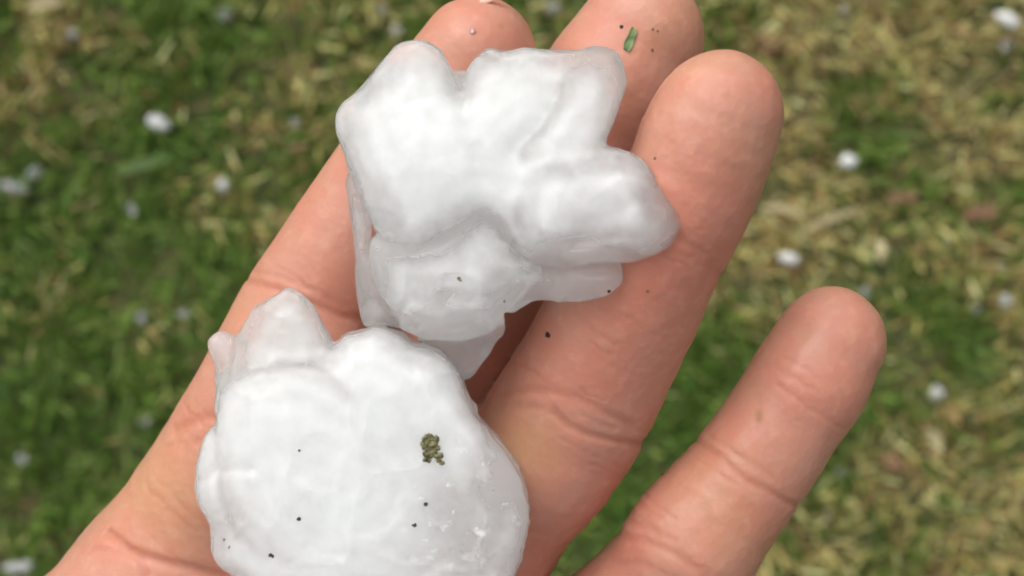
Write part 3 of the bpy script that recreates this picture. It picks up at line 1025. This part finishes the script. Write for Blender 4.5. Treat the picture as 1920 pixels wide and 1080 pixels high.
SMALL = [  # x, y, radius mm, elongation, turn, height mm, clarity, label
    (135, 65, 4.6, 1.1, 0.3, 15, .45, "small hailstone in deep green grass by the top left corner"),
    (297, 230, 5.8, 1.3, -0.5, 17, .35, "oblong hailstone alone in the grass left of the upper hailstone"),
    (418, 347, 4.6, 0.95, 0.2, 17, .35, "hailstone in the grass nearest the index finger's outer edge"),
    (420, 26, 4.6, 1.1, 0, 12, .55, "faint glassy hailstone at the top edge, above the tan clump"),
    (18, 350, 8.0, 1.5, -0.3, 12, .55, "wide pale hailstone cut by the left edge of the picture"),
    (62, 325, 5.5, 1.3, 0.8, 11, .6, "faint hailstone touching the wide pale one at the left edge"),
    (246, 393, 3.6, 0.9, 0.2, 12, .55, "tiny dim hailstone below the oblong one in the left grass"),
    (555, 230, 4.6, 1.1, 0, 10, .6, "dim hailstone sunk in grass just left of the upper hailstone"),
    (715, 16, 4.6, 1.0, 0, 11, .55, "upper of two hailstones in the grass beside the index fingertip"),
    (743, 58, 4.8, 1.0, 0, 14, .45, "lower of two hailstones in the grass beside the index fingertip"),
    (1036, 14, 5.2, 1.1, 0, 12, .5, "hailstone in the grass seen between index and middle fingertips"),
    (267, 598, 4.6, 0.85, 0, 11, .5, "dim hailstone in the grass left of the lower hailstone's spike"),
    (345, 590, 4.2, 1.1, 0, 11, .5, "dim hailstone in the grass next to the index knuckle"),
    (272, 792, 4.6, 1.0, 0, 12, .5, "hailstone in the grass beside the hand's outer edge, low down"),
    (38, 1062, 7.0, 1.5, 0, 14, .4, "broad pale hailstone in the bottom left corner grass"),
    (40, 862, 4.4, 1.0, 0, 11, .5, "dim hailstone near the left edge above the corner one"),
    (1590, 302, 4.6, 1.0, 0, 21, .05, "bright round white hailstone in tan grass right of the ring finger"),
    (1888, 36, 6.6, 1.5, -0.45, 21, .05, "brightest oblong hailstone in dry grass at the top right corner"),
    (1888, 84, 5.6, 1.2, 0.7, 13, .45, "dim hailstone just under the brightest one, top right corner"),
    (1482, 488, 5.2, 1.3, -0.5, 18, .15, "white hailstone on dry straw above the little fingertip"),
    (1755, 737, 4.6, 1.0, 0, 18, .3, "round hailstone in green grass right of the little finger"),
    (1886, 565, 5.2, 1.0, 0, 16, .4, "round hailstone in grass near the right edge, halfway down"),
    (1622, 546, 4.2, 0.9, 0.4, 12, .5, "dim hailstone touching the little fingertip's outline"),
    (1830, 578, 3.4, 1.0, 0, 13, .5, "tiny hailstone left of the round one near the right edge"),
    (1876, 498, 3.4, 1.0, 0, 12, .55, "tiny dim hailstone above the round one near the right edge"),
    (1552, 972, 5.0, 0.9, 0, 11, .6, "dim hailstone in the grass below the little finger's crease"),
    (1575, 885, 4.6, 1.2, 0, 10, .6, "dim glassy hailstone in grass along the little finger's right side"),
    (1840, 905, 3.8, 0.8, 0, 11, .55, "dim hailstone in dark grass between dry patches, lower right"),
    (1772, 452, 3.8, 1.0, 0, 11, .55, "dim hailstone left of the red brown leaf on the right"),
    (1584, 20, 3.6, 1.1, 0, 13, .5, "tiny hailstone at the top edge right of the middle finger"),
]
for i, (x, y, r, ex, rz, z, cl, lab) in enumerate(SMALL):
    o = link("small_hailstone", pebble(i, r * (0.92 if z > 16 else 0.8), ex, min(1, cl * 1.5 + 0.15)), M_ICE_SMALL, None, GP(x, y, z if z > 19 else z - 2.0))
    o.rotation_euler.z = rz
    tag(o, lab, "hailstone", "small hailstones lying in the grass")

# ------------------------------------------------------------------ dead leaves and straws lying on the lawn
def leaf(L, W, seed, cup):
    r = random.Random(seed)
    V, Q = [], []
    n = 9
    for layer in (0, 1):
        for i in range(n):
            t = i / (n - 1)
            w = W / 2 * (math.sin(math.pi * min(1, t * 0.94 + 0.05)) ** 0.8 + 0.03)
            for off in (-1, -0.5, 0, 0.5, 1):
                V.append((((t - 0.5) * L + r.uniform(-.3, .3)) / 1000, (w * off + 1.2 * math.sin(t * 4)) / 1000,
                          (cup * off * off * w * 0.5 + 1.5 * math.sin(t * 5 + seed) - 0.25 * layer + 0.4) / 1000))
    m = n * 5
    for i in range(n - 1):
        for j in range(4):
            a = i * 5 + j
            Q.append([a, a + 5, a + 6, a + 1]); Q.append([m + a, m + a + 1, m + a + 6, m + a + 5])
        Q.append([i * 5, m + i * 5, m + i * 5 + 5, i * 5 + 5]); Q.append([i * 5 + 4, i * 5 + 9, m + i * 5 + 9, m + i * 5 + 4])
    me = bpy.data.meshes.new("leaf")
    me.from_pydata(V, [], Q)
    for p in me.polygons: p.use_smooth = True
    return me

LEAVES = [("dead_leaf", 1838, 400, 24, 9, 0.25, 20, M_REDLEAF, "red brown dead leaf near the right edge, above the dark gap", "leaf"),
          ("dead_leaf", 1672, 868, 16, 8, -0.4, 16, M_REDLEAF, "dark red dead leaf beside the little finger in green grass", "leaf"),
          ("dead_leaf", 1690, 372, 20, 6, 0.1, 18, M_REDLEAF, "thin orange brown dead leaf above the dry straw on the right", "leaf"),
          ("dead_leaf", 1448, 78, 20, 14, 0.9, 13, M_REDLEAF, "broad orange brown dead leaf above the ring fingertip", "leaf"),
          ("dead_leaf", 85, 8, 22, 8, 0.25, 22, M_STRAW, "tan curled leaf at the top left corner", "leaf"),
          ("dead_leaf", 1752, 825, 17, 7, -1.0, 19, M_STRAW, "pale folded leaf in dry grass right of the little finger", "leaf"),
          ("dry_straw", 1560, 412, 40, 4.5, 0.42, 20, M_STRAW, "long pale straw lying aslant above the little fingertip", "straw"),
          ("dry_straw", 1470, 395, 30, 4.5, -0.15, 19, M_STRAW, "pale straw lying flat next to the ring finger", "straw"),
          ("dry_straw", 1650, 470, 16, 6, -1.35, 19, M_STRAW, "short upright pale straw right of the white hailstone", "straw"),
          ("grass_leaf", 272, 310, 34, 6, 0.35, 20, M_CLIP, "long green grass leaf bent over in the left grass", "grass leaf")]
for i, (nm, x, y, L, W, rz, z, mt, lab, cat) in enumerate(LEAVES):
    o = link(nm, leaf(L, W, i + 3, 0.5), mt, None, GP(x, y, z))
    o.rotation_euler = (0.15, -0.1, rz)
    tag(o, lab, cat)
